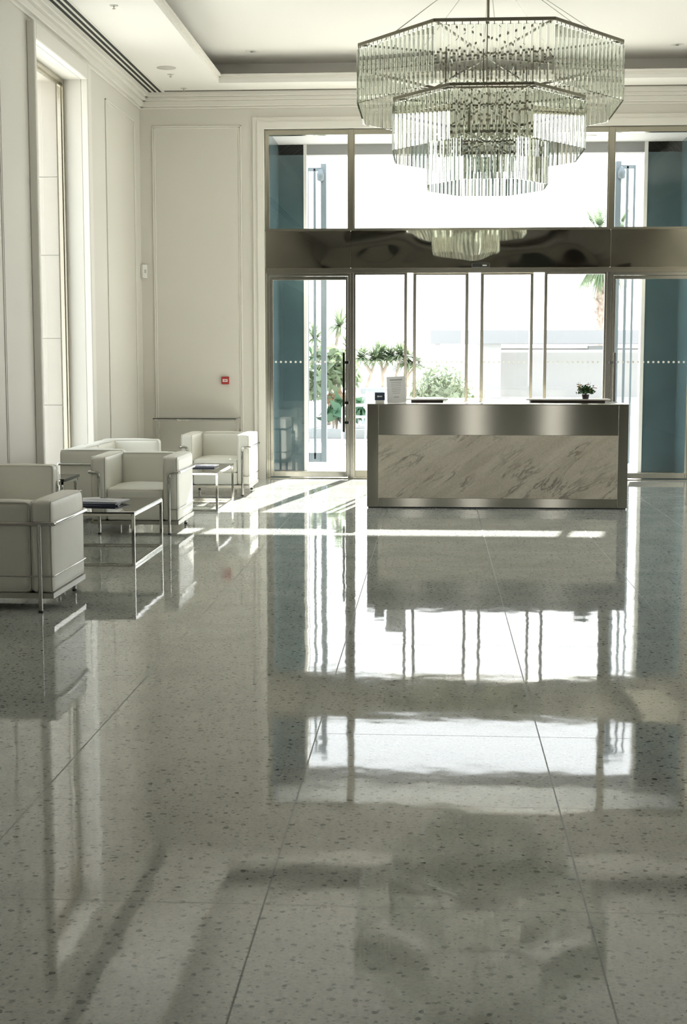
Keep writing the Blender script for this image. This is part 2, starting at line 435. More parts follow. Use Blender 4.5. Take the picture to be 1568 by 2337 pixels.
# wall panel mouldings
def panel_frame(name, plane, fixed, sgn, a0, a1, z0, z1, w=.035, pr=.014):
    mb = MB()
    def b(p0, p1, q0, q1, d):
        if plane == 'x': mb.box(fixed, fixed + sgn * d, p0, p1, q0, q1, .004, 1)
        else: mb.box(p0, p1, fixed, fixed + sgn * d, q0, q1, .004, 1)
    for i, (o, d) in enumerate(((0, pr), (w * .55, pr * .6))):
        b(a0 + o, a0 + o + w * .5, z0 + o, z1 - o, d); b(a1 - o - w * .5, a1 - o, z0 + o, z1 - o, d)
        b(a0 + o, a1 - o, z0 + o, z0 + o + w * .5, d); b(a0 + o, a1 - o, z1 - o - w * .5, z1 - o, d)
    return struct(mb.build(name, M['trim']))
panel_frame('trim_5', 'y', YB, -1, -3.42, -2.335, .32, 4.25)
panel_frame('trim_6', 'x', XL, 1, 15.55, 17.05, .32, 4.26)
panel_frame('trim_7', 'x', XL, 1, 8.6, 11.76, .32, 4.26)
# casing round the entrance glazing
cs = MB()
for w0, w1, pr in ((.135, .08, .03), (.08, .0, .05)):
    cs.box(GX0 - w0, GX0 - w1, YB - pr, YB + .03, 0, GZ + w1).box(GX1 + w1, GX1 + w0, YB - pr, YB + .03, 0, GZ + w1).box(GX0 - w0, GX1 + w0, YB - pr, YB + .03, GZ + w1, GZ + w0)
struct(cs.build('trim_8', M['trim']))
# baseboards
struct(MB().box(XL, XL + .018, YR, YB, 0, .16, .004, 1).build('baseboard_left', M['trim']))
struct(MB().box(XL, GX0 - .14, YB - .018, YB, 0, .16, .004, 1).box(GX1 + .14, XR, YB - .018, YB, 0, .16, .004, 1).build('baseboard_back', M['trim']))
struct(MB().box(XR - .018, XR, YR, YB, 0, .16, .004, 1).build('baseboard_right', M['trim']))

# side windows: casing, stone outer reveal, metal frame with pane
def side_window(n, sx, xw, y0, y1):
    s = sx  # +1 left wall (room lies towards +x), -1 right wall
    mb = MB()
    pr = .072
    for a, b, c, d in ((y0 - .06, y0, WZ0 - .05, WZ1 + .15), (y1, y1 + .15, WZ0 - .05, WZ1 + .15), (y0, y1, WZ1, WZ1 + .15)):
        mb.box(xw, xw + s * pr, a, b, c, d, .008, 1)
    mb.box(xw, xw + s * .12, y0 - .18, y1 + .18, WZ0 - .05, WZ0, .008, 1)
    struct(mb.build('trim_%d' % (20 + n), M['trim']))
    st = MB(); xo = xw - s * .25; xe = xw - s * .50
    zs = [WZ0, 1.0, 1.68, 2.52, 3.3, WZ1]
    for za, zb in zip(zs, zs[1:]):
        st.box(xo, xe, y1 - .035, y1 + .005, za, zb - .006).box(xo, xe, y0 - .005, y0 + .035, za, zb - .006)
    st.box(xo, xe, y0, y1, WZ1 - .03, WZ1 + .005).box(xo, xe, y0, y1, WZ0 - .005, WZ0 + .03)
    struct(st.build('trim_%d' % (40 + n), M['stone_out']))
    fr = MB(); xa, xb = xw - s * .17, xw - s * .235
    fr.box(xa, xb, y1 - .05, y1, WZ0, WZ1, .004, 1).box(xa, xb, y0, y0 + .05, WZ0, WZ1, .004, 1).box(xa, xb, y0 + .05, y1 - .05, WZ1 - .05, WZ1, .004, 1).box(xa, xb, y0 + .05, y1 - .05, WZ0, WZ0 + .05, .004, 1)
    xc, xd = xw - s * .19, xw - s * .215
    fr.box(xc, xd, y1 - .075, y1 - .05, WZ0 + .05, WZ1 - .05).box(xc, xd, y0 + .05, y0 + .075, WZ0 + .05, WZ1 - .05).box(xc, xd, y0 + .075, y1 - .075, WZ1 - .075, WZ1 - .05)
    w = struct(fr.build('window_%d' % n, M['frame']))
    g = MB().box(xw - s * .198, xw - s * .206, y0 + .06, y1 - .06, WZ0 + .04, WZ1 - .06).build('pane', M['pane'], w)
k = 1
for (a, b) in reversed(LW): side_window(k, 1, XL, a, b); k += 1
for (a, b) in reversed(RW): side_window(k, -1, XR, a, b); k += 1

# ------------------------------------------------------------------ entrance glazing
Y0, Y1 = GY - .03, GY + .05
# fixed upper lights
tr = MB()
tr.box(GX0, GX1, Y0, Y1, 4.135, GZ).box(GX0, GX1, Y0, Y1, 3.0, 3.028)
tr.box(GX0, GX0 + .05, Y0, Y1, 3.028, 4.135).box(GX1 - .05, GX1, Y0, Y1, 3.028, 4.135)
for a, b in ((-1.048, -.985), (2.05, 2.115)):
    tr.box(a, b, Y0 - .02, Y1, 3.0, GZ, .004, 1).box(a - .012, b + .012, Y0 + .015, Y1, 3.0, 4.14)
wf = struct(tr.build('window_20', M['frame']))
for a, b in ((-2.01, -1.05), (-.985, 2.05), (2.115, 3.07)):
    MB().box(a, b, GY + .004, GY + .016, 3.028, 4.135).build('pane', M['pane'], wf)
# deep mirror-finish header with the sliding door gear behind it
hd = MB()
for a, b in ((GX0, -1.022), (-1.017, 2.082), (2.087, GX1)):
    hd.box(a, b, GY - .05, GY + .46, 2.552, 3.0, .003, 1)
hd.box(GX0 + .01, GX1 - .01, GY - .04, GY + .44, 2.56, 2.99)
struct(hd.build('trim_9', M['mirror']))
struct(MB().box(GX0, GX1, GY - .06, GY + .02, 2.535, 2.552).box(GX0, GX1, GY - .045, GY + .03, 2.495, 2.535).box(GX0, GX1, GY - .062, GY, 2.998, 3.012).build('trim_10', M['frame']))
# posts beside the doors
pm = MB()
for a, b in ((GX0, GX0 + .022), (-1.026, -.985), (2.05, 2.105), (GX1 - .03, GX1)):
    pm.box(a, b, GY - .055, GY + .06, 0, 2.5, .004, 1)
pm.box(-.985, -.975, GY - .02, GY + .04, 0, 2.5).box(2.04, 2.05, GY - .02, GY + .04, 0, 2.5)
struct(pm.build('trim_11', M['doorsteel']))

def dots(mb, x0, x1, y, z, pitch=.0605, r=.0135):
    x = x0
    while x < x1:
        pts = [(x + r * math.cos(2 * PI * k / 14), r * math.sin(2 * PI * k / 14)) for k in range(14)]
        a = [mb.bm.verts.new((p[0], y, z + p[1])) for p in pts]; b = [mb.bm.verts.new((p[0], y - .001, z + p[1])) for p in pts]
        mb.bm.faces.new(a); mb.bm.faces.new(list(reversed(b)))
        for k in range(14): mb.bm.faces.new((a[k], b[k], b[(k + 1) % 14], a[(k + 1) % 14]))
        x += pitch
    return mb

def swing_door(n, xa, xb, hx, flip):
    """framed glass leaf between xa and xb with a tall pull bar at hx"""
    f = MB(); ya, yb = GY - .035, GY + .02
    f.box(xa + .028, xb - .028, GY - .05, GY + .03, 2.457, 2.495, .003, 1)                                    # door frame head
    f.box(xa, xa + .028, GY - .05, GY + .03, 0.009, 2.495, .003, 1).box(xb - .028, xb, GY - .05, GY + .03, 0.009, 2.495, .003, 1)
    s0, s1 = (.07, .055) if not flip else (.055, .06)
    f.box(xa + .03, xa + s0, ya, yb, .02, 2.455, .004, 1).box(xb - s1, xb - .03, ya, yb, .02, 2.455, .004, 1)
    f.box(xa + s0, xb - s1, ya, yb, 2.412, 2.455, .004, 1).box(xa + s0, xb - s1, ya, yb, .02, .085, .004, 1)
    d = struct(f.build('door_%d' % n, M['doorsteel']))
    MB().box(xa + s0 - .01, xb - s1 + .01, GY - .006, GY + .004, .08, 2.42).build('glass_pane', M['pane'], d)
    dots(MB(), xa + .10, xb - .08, GY - .0065, 1.425).build('sticker_row', M['white'], d)
    h = MB().box(hx - .014, hx + .014, GY - .115, GY - .085, .575, 1.54, .003, 1)
    for z in (.69, .93, 1.42): h.box(hx - .01, hx + .06 * (-1 if flip else 1), GY - .11, GY - .03, z - .016, z + .016)
    h.build('door_handle', M['chrome'], d)
swing_door(1, GX0 + .022, -1.026, -1.10, False)
swing_door(2, 2.105, GX1 - .03, 2.155, True)

def slide_leaf(n, xa, xb, y, wa, wb):
    f = MB().box(xa, xa + wa, y - .02, y + .02, .01, 2.5, .003, 1).box(xb - wb, xb, y - .02, y + .02, .01, 2.5, .003, 1)
    f.box(xa + wa, xb - wb, y - .02, y + .02, .01, .1, .003, 1).box(xa + wa, xb - wb, y - .02, y + .02, 2.475, 2.5)
    d = struct(f.build('door_%d' % n, M['frame']))
    MB().box(xa + wa - .005, xb - wb + .005, y - .005, y + .005, .09, 2.48).build('glass_pane', M['pane'], d)
    dots(MB(), xa + .05, xb - .05, y - .006, 1.425).build('sticker_row', M['white'], d)
slide_leaf(3, -.975, -.338, GY + .01, .012, .034)       # fixed side lights
slide_leaf(4, 1.313, 2.042, GY + .01, .036, .012)
slide_leaf(5, -.266, .405, GY + .09, .037, .037)        # the two sliding leaves, a hand apart
slide_leaf(6, .552, 1.187, GY + .09, .037, .034)
struct(MB().box(GX0, GX1, GY - .05, GY + .14, 0, .008).build('trim_12', M['frame']))

s = empty('door_sensor', (.545, GY - .05, 2.552), 0, 'small black motion sensor fixed under the mirror header above the sliding doors', 'sensor')
MB().box(-.107, .107, -.045, 0, .0, .055, .008, 2).build('housing', M['black'], s)
MB().box(.02, .07, -.048, -.044, .018, .032).build('indicator', M['offwhite'], s)

# ------------------------------------------------------------------ porch outside the doors
PY0, PY1 = 18.62, 18.78
struct(MB().box(-2.7, -2.02, 17.6, PY1, 0, 4.5).box(-2.02, -1.70, PY0, PY1, 0, 4.195).build('wall_porch_left', M['porch']))
struct(MB().box(3.10, 3.8, 17.6, PY1, 0, 4.5).box(2.68, 3.10, PY0, PY1, 0, 4.195).build('wall_porch_right', M['porch']))
struct(MB().box(-1.70, -1.66, PY0 - .01, PY1 + .01, 0, 4.195).box(2.635, 2.68, PY0 - .01, PY1 + .01, 0, 4.195).build('trim_13', M['render']))
struct(MB().box(-2.7, 3.8, 17.6, PY1 + .02, 4.195, 4.6).build('ceiling_porch', M['porchceil']))
struct(MB().box(-2.02, 3.10, PY0, PY1, 4.065, 4.195).build('trim_14', M['canopyroof']))
p = empty('porch_downlight', (1.90, 18.1, 4.195), 0, 'round recessed light in the porch ceiling beyond the upper glass', 'ceiling light')
MB().lathe([(.0, -.004), (.05, -.004), (.07, -.008), (.075, 0)], 24).build('trim_ring', M['offwhite'], p)
MB().lathe([(.0, -.006), (.048, -.006)], 24).build('lens', M['white'], p)

def gate(x, mir, label):
    g = empty('folding_gate', (x, 19.3, 0), 0, label, 'gate')
    s = mir
    MB().box(s * .0, s * .075, -.04, .04, .06, 4.04, .006, 1).build('hinge_post', M['gate'], g)
    MB().box(s * -.10, s * -.068, -.02, .02, .1, 3.98, .004, 1).build('inner_post', M['gate'], g)
    MB().box(s * -.165, s * .0, -.02, .02, 3.945, 3.99, .003, 1).build('top_rail', M['gate'], g)
    MB().box(s * -.165, s * .0, -.02, .02, .06, .19, .003, 1).build('bottom_rail', M['gate'], g)
    MB().box(s * -.19, s * -.165, -.02, .02, .06, 3.99, .003, 1).build('outer_post', M['gate'], g)
    MB().lathe([(.0, 3.80), (.045, 3.82), (.05, 3.90), (.03, 3.96), (0, 3.97)], 14, (s * .0, -.045, 0)).build('hinge', M['gate'], g, True)
gate(-1.53, 1, 'folded blue-grey metal gate beside the left porch wall')
gate(2.432, -1, 'folded blue-grey metal gate beside the right porch wall')

# ------------------------------------------------------------------ seats
def cushion(mb, x0, x1, y0, y1, z0, z1, r=.03, puff=(0, 0, 0), n=14, jit=.0):
    """rounded box, each axis can swell in its middle"""
    b = bmesh.new()
    c = Vector(((x0 + x1) / 2, (y0 + y1) / 2, (z0 + z1) / 2)); h = Vector(((x1 - x0) / 2, (y1 - y0) / 2, (z1 - z0) / 2))
    bmesh.ops.create_cube(b, size=2)
    bmesh.ops.subdivide_edges(b, edges=list(b.edges), cuts=n, use_grid_fill=True)
    for v in b.verts:
        u = Vector(v.co)
        # crowd the grid towards the edges so the rounding stays smooth
        q = Vector([math.copysign(abs(t) ** .55, t) for t in u])
        P = Vector((q.x * h.x, q.y * h.y, q.z * h.z))
        inn = Vector([max(-(hh - r), min(hh - r, t)) for t, hh in zip(P, h)])
        d = P - inn
        if d.length > 1e-9: P = inn + d.normalized() * r
        for a in range(3):
            if puff[a]:
                o1, o2 = (a + 1) % 3, (a + 2) % 3
                w = max(0, 1 - (P[o1] / h[o1]) ** 2) * max(0, 1 - (P[o2] / h[o2]) ** 2)
                P[a] += math.copysign(puff[a] * w ** .7, P[a]) * min(1, abs(P[a]) / h[a])
        if jit:
            P += Vector((mnoise.noise(P * 5 + c * 3), mnoise.noise(P * 5 + c * 3 + Vector((9, 0, 0))), mnoise.noise(P * 5 + c * 3 + Vector((0, 9, 0))))) * jit
        v.co = c + P
    mb.merge(b); return mb

def loop(x0, x1, y0, y1, z0, z1, axis, at, rr=.035):
    """rounded rectangle perpendicular to an axis, for piping"""
    if axis == 0: c = [(at, y0, z0), (at, y1, z0), (at, y1, z1), (at, y0, z1)]
    elif axis == 1: c = [(x0, at, z0), (x1, at, z0), (x1, at, z1), (x0, at, z1)]
    else: c = [(x0, y0, at), (x1, y0, at), (x1, y1, at), (x0, y1, at)]
    out = []
    for i in range(4):
        p = Vector(c[i]); a = (Vector(c[i - 1]) - p).normalized(); b = (Vector(c[(i + 1) % 4]) - p).normalized()
        out += arc(p + a * rr, p, p + b * rr, 5)
    return out

def make_seat(kind, W, D, seats, H=.655):
    root = empty(kind)
    hw, hd, aw, bk = W / 2, D / 2, .128, .15
    zb = .115
    # arms: tall slabs from the base to the top
    for s in (-1, 1):
        xa, xb = s * hw, s * (hw - aw)
        a = cushion(MB(), min(xa, xb), max(xa, xb), -hd, hd, zb, H, .03, (.006, .008, .012), 14, .004).build('arm_cushion', M['leather'], root, True)
        pm = MB()
        for at in (s * (hw - .007), s * (hw - aw + .007)):
            pm.tube(loop(0, 0, -hd + .004, hd - .004, zb + .01, H - .002, 0, at, .03), .0042, 5, True)
        pm.build('piping', M['piping'], a, True)
    iw = hw - aw
    ws = 2 * iw / seats
    for k in range(seats):
        x0 = -iw + k * ws; x1 = x0 + ws
        b = cushion(MB(), x0 + .002, x1 - .002, hd - bk, hd, zb, H - .006, .03, (0, .014, .012), 14, .004).build('back_cushion', M['leather'], root, True)
        pm = MB()
        for at in (hd - bk + .005, hd - .005):
            pm.tube(loop(x0 + .006, x1 - .006, 0, 0, zb + .01, H - .008, 1, at, .03), .0042, 5, True)
        pm.build('piping', M['piping'], b, True)
        c = cushion(MB(), x0 + .002, x1 - .002, -hd + .006, hd - bk + .01, .25, .385, .028, (0, .008, .028), 14, .004).build('seat_cushion', M['leather'], root, True)
        MB().tube(loop(x0 + .008, x1 - .008, -hd + .012, hd - bk, 0, 0, 2, .375, .03), .0042, 5, True).build('piping', M['piping'], c, True)
        cushion(MB(), x0 + .002, x1 - .002, -hd + .004, hd - bk + .01, zb, .252, .02, (0, .006, 0), 10).build('base_cushion', M['leather'], root, True)
    r = .0135
    rx = hw + r; ry = hd + r; lx = hw - .072; zr = .525
    pts = [(-lx, -ry, zr - .045), (-lx, -ry, zr), (-rx, -ry, zr), (-rx, ry, zr), (rx, ry, zr), (rx, -ry, zr), (lx, -ry, zr), (lx, -ry, zr - .045)]
    MB().tube(fillet(pts, .03), r, 12).build('top_rail', M['chrome'], root, True)
    pts = [(-lx, -ry, .215), (-rx + .006, -ry, .215), (-rx + .006, ry - .006, .215), (rx - .006, ry - .006, .215), (rx - .006, -ry, .215), (lx, -ry, .215)]
    MB().tube(fillet(pts, .02), .0048, 8).build('lower_rod', M['chrome'], root, True)
    for x, y, zt in ((-lx, -ry, zr - .04), (lx, -ry, zr - .04), (-lx, ry, zr), (lx, ry, zr)):
        lg = MB().tube([(x, y, .006), (x, y, zt)], r, 12).build('leg', M['chrome'], root)
        smooth_by_angle(lg)
        MB().lathe([(0, 0), (.0145, 0), (.0145, .014), (0, .014)], 12, (x, y, 0)).build('foot_cap', M['black'], lg)
    f = MB(); t = .012; e = .004
    f.box(-hw - e, hw + e, -hd - e, -hd + t, .083, zb).box(-hw - e, hw + e, hd - t, hd + e, .083, zb).box(-hw - e, -hw + t, -hd, hd, .083, zb).box(hw - t, hw + e, -hd, hd, .083, zb)
    f.box(-hw, hw, -hd, hd, .105, .114)
    f.build('base_frame', M['strap'], root)
    return root

chair = make_seat('armchair', .74, .76, 1)
chair.location = (-2.594, 8.51, 0); chair.rotation_euler = (0, 0, PI)
meta(chair, 'white leather tube-framed armchair nearest the camera, seen from behind and cut by the left edge', 'armchair', 'white armchairs')
c2 = copy_tree(chair); c2.location = (-2.518, 12.19, 0); c2.rotation_euler = (0, 0, 0)
meta(c2, 'white leather tube-framed armchair behind the nearer glass coffee table, facing the camera', 'armchair', 'white armchairs')
c3 = copy_tree(chair); c3.location = (-2.35, 15.54, 0); c3.rotation_euler = (0, 0, 0)
meta(c3, 'white leather armchair in front of the glass console table with a sunlit right side', 'armchair', 'white armchairs')
sofa = make_seat('sofa', 1.74, .59, 2)
sofa.location = (-3.08, 13.53, 0); sofa.rotation_euler = (0, 0, PI / 2)
meta(sofa, 'white leather two-seat sofa against the left wall behind the middle armchair', 'sofa', 'white sofas')
s2 = copy_tree(sofa); s2.location = (-3.235, 10.08, 0)
meta(s2, 'white leather sofa beyond the nearest armchair, mostly hidden by it, under the left pier', 'sofa', 'white sofas')

# ------------------------------------------------------------------ tables
def framed_table(name, W, D, H, label, cat, loc, group=None, t=.022, foot=True):
    root = empty(name, loc, 0, label, cat, group)
    hw, hd = W / 2, D / 2
    for sx in (-1, 1):
        for sy in (-1, 1):
            MB().box(sx * hw, sx * (hw - t), sy * hd, sy * (hd - t), 0, H - .01, .002, 1).build('leg', M['chrome'], root)
    def ring(nm, z0, z1):
        MB().box(-hw + t, hw - t, -hd, -hd + t, z0, z1, .002, 1).box(-hw + t, hw - t, hd - t, hd, z0, z1, .002, 1).box(-hw, -hw + t, -hd + t, hd - t, z0, z1, .002, 1).box(hw - t, hw, -hd + t, hd - t, z0, z1, .002, 1).build(nm, M['chrome'], root)
    ring('top_frame', H - .03, H - .01)
    if foot: ring('bottom_frame', 0.0, t)
    g = MB().box(-hw + .003, hw - .003, -hd + .003, hd - .003, H - .010, H, .001, 1).build('glass_top', M['tableglass'], root)
    MB().box(-hw + .001, hw - .001, -hd + .001, -hd + .003, H - .010, H).box(-hw + .001, hw - .001, hd - .003, hd - .001, H - .010, H).build('glass_edge', M['glassedge'], g)
    return root
framed_table('coffee_table', .72, 1.06, .39, 'low chrome and smoked-glass coffee table between the nearest and middle armchairs', 'coffee table', (-2.49, 10.51, 0), 'chrome coffee tables')
framed_table('coffee_table', .66, 1.10, .385, 'low chrome and smoked-glass coffee table in front of the sunlit far armchair', 'coffee table', (-2.412, 14.15, 0), 'chrome coffee tables')
framed_table('console_table', 1.01, .40, .755, 'tall narrow chrome console table with a glass top against the back wall', 'console table', (-2.868, 17.13, 0), None, .018, False)
st = empty('side_table', (-3.215, 11.63, 0), 0, 'small square side table with a black glass top between the two sofas', 'side table')
MB().box(-.215, .215, -.255, .255, .478, .502, .003, 1).build('table_top', M['glassedge'], st)
for sx in (-1, 1):
    for sy in (-1, 1):
        MB().tube(fillet([(sx * .185, sy * .225, 0), (sx * .185, sy * .225, .468), (sx * .12, sy * .225, .468)], .03), .014, 10).build('leg', M['chrome'], st, True)
MB().box(-.2, .2, -.24, -.225, .455, .478).box(-.2, .2, .225, .24, .455, .478).box(-.2, -.185, -.24, .24, .455, .478).box(.185, .2, -.24, .24, .455, .478).build('top_frame', M['chrome'], st)

def magazine(loc, rz, w, l, t, top, side, label):
    o = empty('magazine', loc, rz, label, 'magazine', 'magazines on the coffee tables')
    MB().box(-w / 2 + .004, w / 2 - .004, -l / 2 + .004, l / 2 - .004, .001, t - .001).build('pages', M['paper'], o)
    c = MB().box(-w / 2, w / 2, -l / 2, l / 2, t - .0015, t).box(-w / 2, w / 2, -l / 2, l / 2, 0, .0015).box(-w / 2, w / 2, -l / 2, -l / 2 + .003, 0, t).build('cover', top, o)
    return o
magazine((-2.53, 10.50, .390), R(6), .36, .30, .010, M['bluebook'], None, 'dark blue magazine at the bottom of the stack on the nearer coffee table')
magazine((-2.52, 10.53, .400), R(-4), .35, .29, .008, M['bluebook'], None, 'dark blue magazine in the middle of the stack on the nearer coffee table')
mg = magazine((-2.50, 10.58, .408), R(-9), .34, .27, .007, M['lilac'], None, 'pale lilac magazine on top of the stack on the nearer coffee table')
MB().box(-.12, .10, -.03, .01, .0071, .0075).box(-.12, .02, .04, .06, .0071, .0075).build('cover_print', M['ink'], mg)
magazine((-2.70, 10.90, .390), R(20), .21, .16, .004, M['paper'], None, 'white leaflet at the far left corner of the nearer coffee table')
magazine((-2.34, 14.14, .385), R(4), .30, .24, .009, M['bluebook'], None, 'dark blue magazine underneath on the farther coffee table')
magazine((-2.33, 14.25, .394), R(-5), .28, .22, .006, M['lilac'], None, 'pale lilac magazine on top on the farther coffee table')

# ------------------------------------------------------------------ reception desk
DX0, DX1, DY, DH = -.66, 1.893, 14.04, 1.03
dk = empty('reception_desk', ((DX0 + DX1) / 2, DY + .4, 0), 0, 'brushed steel reception desk with a veined beige marble front panel', 'desk')
w = (DX1 - DX0) / 2; d0, d1 = -.4, .40
MB().box(-w, w, d0 + .012, d1, .03, DH - .012).build('carcass', M['brushed'], dk)
MB().box(-w + .115, w - .1, d0, d0 + .02, .725, DH - .008, .002, 1).build('top_band', M['brushed'], dk)
MB().box(-w, -w + .113, d0, d0 + .02, .012, DH - .008, .002, 1).build('stile', M['brushed'], dk)
MB().box(w - .098, w, d0, d0 + .02, .012, DH - .008, .002, 1).build('stile', M['brushed'], dk)
MB().box(-w + .115, w - .1, d0, d0 + .02, .012, .1, .002, 1).build('bottom_band', M['brushed'], dk)
MB().box(-w + .112, w - .097, d0 - .006, d0 + .015, .1, .724, .002, 1).build('stone_panel', M['marble'], dk)
MB().box(-w + .01, w - .01, d0 + .02, d1 - .02, 0, .03).build('plinth', M['black'], dk)
MB().box(-w - .002, w + .002, d0 - .004, d1, DH - .008, DH, .002, 1).build('worktop', M['brushed'], dk)
for xa, xb in ((-.285, .14), (.93, 1.775)):
    cx = (DX0 + DX1) / 2
    l = MB().box(xa - cx, xb - cx, .12, .36, DH + .022, DH + .036, .003, 1).build('raised_ledge', M['ledge'], dk)
    MB().box(xa - cx + .05, xb - cx - .05, .15, .33, DH, DH + .022).build('ledge_support', M['pot'], l)

# leaning notice, card, flowers on the desk
sg = empty('notice_stand', (-.372, 14.17, DH + .003), 0, 'white printed notice leaning upright on the left end of the reception desk', 'sign')
Mx = Matrix.Rotation(R(-9), 4, 'X') @ Matrix.Rotation(R(-2.5), 4, 'Y')
nb = MB(); nb.box(-.093, .093, -.003, .003, .006, .265, .001, 1)
o = nb.build('notice_sheet', M['paper'], sg); o.matrix_local = Mx
pt = MB()
for zz, ww, hh in ((.232, .062, .007), (.208, .052, .0025), (.19, .048, .002), (.172, .05, .002), (.152, .044, .002), (.135, .046, .002), (.118, .04, .002), (.1, .036, .002), (.06, .026, .004)):
    pt.box(-ww, ww, -.0042, -.0032, zz - hh, zz + hh)
pt.build('printed_text', M['ink'], o)
fb = MB().box(-.09, .09, .0, .075, 0, .006).build('foot', M['paper'], sg)
cd = empty('card_holder', (-.54, 14.15, DH + .001), 0, 'small navy card in a white holder beside the white notice on the desk', 'card')
MB().box(-.045, .045, -.012, .03, 0, .03, .003, 1).build('holder', M['white'], cd)
cc = MB().box(-.05, .05, -.004, .0, .03, .108, .001, 1).build('card', M['navy'], cd)
tx = MB()
for x, ww, hh in ((-.016, .009, .008), (.0, .006, .005), (.012, .004, .008), (.021, .004, .004)): tx.box(x - ww, x + ww, -.0052, -.004, .069 - hh, .069 + hh)
tx.build('printed_text', M['white'], cc)
lf = MB()
fp = empty('flower_pot', (1.527, 14.58, DH + .036), 0, 'small pot of orange and yellow flowers on the right ledge of the desk', 'potted plant')
smooth_by_angle(MB().lathe([(0, 0), (.03, 0), (.036, .04), (.038, .045), (.032, .045), (.03, .038), (0, .038)], 20).build('pot', M['pot'], fp))
for i in range(300):
    a = random.uniform(0, 2 * PI); e = random.uniform(-.15, 1.3); rr = random.uniform(.03, .085)
    c = Vector((math.cos(a) * math.cos(e) * rr * 1.15, math.sin(a) * math.cos(e) * rr, .062 + math.sin(e) * rr * .9))
    n = Vector((random.gauss(0, 1), random.gauss(0, 1), random.gauss(0, 1))).normalized(); u = n.orthogonal().normalized(); v = n.cross(u); L_ = random.uniform(.012, .022)
    lf.quad(c - u * L_, c - v * L_ * .45, c + u * L_, c + v * L_ * .45)
for i in range(14):
    a = 2 * PI * i / 14; lf.tube([(0, 0, .04), (math.cos(a) * .04, math.sin(a) * .03, .08), (math.cos(a) * .09, math.sin(a) * .06, .09 + .04 * (i % 3))], .0015, 4)
lf.build('foliage', M['plantleaf'], fp, fix=False)
for i in range(22):
    a = random.uniform(0, 2 * PI); rr = random.uniform(.05, .11)
    c = (math.cos(a) * rr, math.sin(a) * rr * .7, random.uniform(.08, .145))
    b = MB()
    for q in range(6):
        an = q * PI / 3; u = Vector((math.cos(an), math.sin(an), .5)) * .012; v = Vector((-math.sin(an), math.cos(an), 0)) * .007
        cv = Vector(c); b.quad(cv, cv + u * .6 + v, cv + u * 1.1, cv + u * .6 - v)
        b.quad(cv + Vector((0, -.004, 0)) - u * .4, cv + v * 2 + Vector((0, -.004, .004)), cv + u * .6 + Vector((0, -.006, 0)), cv - v * 2 + Vector((0, -.004, .004)))
    b.build('blossom', M['petal'] if c[0] > -.02 and i % 4 else M['petaly'], fp, fix=False)

# ------------------------------------------------------------------ wall and ceiling fittings
cp = empty('fire_alarm_call_point', (-2.553, YB, 1.20), 0, 'small square red fire alarm call point on the back wall above the console', 'fire alarm')
MB().box(-.046, .046, -.035, 0, -.046, .046, .006, 2).build('housing', M['red'], cp)
MB().box(-.03, .03, -.038, -.034, -.017, .017, .001, 1).build('break_window', M['paper'], cp)
MB().box(-.018, .018, -.0395, -.0375, -.006, -.001).box(-.018, .018, -.0395, -.0375, .002, .007).build('print', M['red'], cp)
ms = empty('motion_detector', (XL, YB, 2.52), 0, 'white wedge-shaped motion detector in the corner of the left and back walls', 'detector')
MB().prism([(.0, .0), (.07, -.005), (.075, -.03), (.03, -.075), (.005, -.07)], -.08, .08).build('housing', M['white'], ms)
mb = MB().box(.045, .065, -.06, -.045, -.02, .02).build('lens', M['offwhite'], ms)

def round_fit(name, loc, r, h, mat, label, cat, group=None):
    o = empty(name, loc, 0, label, cat, group)
    smooth_by_angle(MB().lathe([(0, -h), (r * .8, -h), (r, -h * .4), (r, 0)], 28).build('cover', mat, o))
    return o
round_fit('ceiling_speaker', (-2.94, 15.80, ZC), .105, .008, M['offwhite'], 'round flat ceiling speaker in the soffit near the left corner', 'speaker')
def sprinkler(loc, label):
    o = empty('sprinkler', loc, 0, label, 'sprinkler', 'ceiling sprinklers')
    MB().lathe([(0, -.004), (.036, -.004), (.04, 0)], 20).build('rosette', M['offwhite'], o)
    MB().lathe([(0, -.03), (.016, -.03), (.016, -.027), (.006, -.026), (.006, -.004)], 12).build('head', M['strap'], o)
sprinkler((-2.96, 16.16, ZC), 'small ceiling sprinkler right beside the round speaker')
sprinkler((-2.96, 17.0, ZC), 'small ceiling sprinkler closest to the back wall slot')
sprinkler((-2.89, 13.02, ZC), 'small ceiling sprinkler at the top edge between the air grille and raised ceiling')
def downlight(loc, label):
    o = empty('downlight', loc, 0, label, 'downlight', 'downlights in the raised ceiling')
    MB().lathe([(.045, -.002), (.05, -.008), (.07, -.008), (.075, 0)], 28).build('trim_ring', M['white'], o)
    MB().lathe([(0, -.003), (.046, -.003)], 24).build('lens', M['offwhite'], o)
    MB().lathe([(0, -.014), (.018, -.012), (.02, -.003)], 14).build('bulb', M['strap'], o)
downlight((-2.09, 16.50, 4.93), 'round downlight in the raised ceiling left of the chandelier')
downlight((2.66, 16.45, 4.93), 'round downlight in the raised ceiling right of the chandelier')
gr = empty('air_grille', (-3.335, 8.6, ZC), 0, 'long linear air grille with three dark slots in the ceiling along the left wall', 'air grille')
MB().box(-.10, .10, -8.6, 8.62, -.004, 0).build('grille_plate', M['trim'], gr)
for x in (-.06, 0, .06): MB().box(x - .016, x + .016, -8.6, 8.60, -.006, -.0035).build('slot', M['darkslot'], gr)
sl = empty('slot_diffuser', (.55, 17.16, ZC), 0, 'thin grey slot diffuser in the ceiling running along the entrance wall', 'air grille')
MB().box(-3.77, 4.0, -.035, .035, -.004, 0).build('diffuser_plate', M['strap'], sl)
MB().box(-3.77, 4.0, -.008, .008, -.006, -.004).build('slot', M['darkslot'], sl)

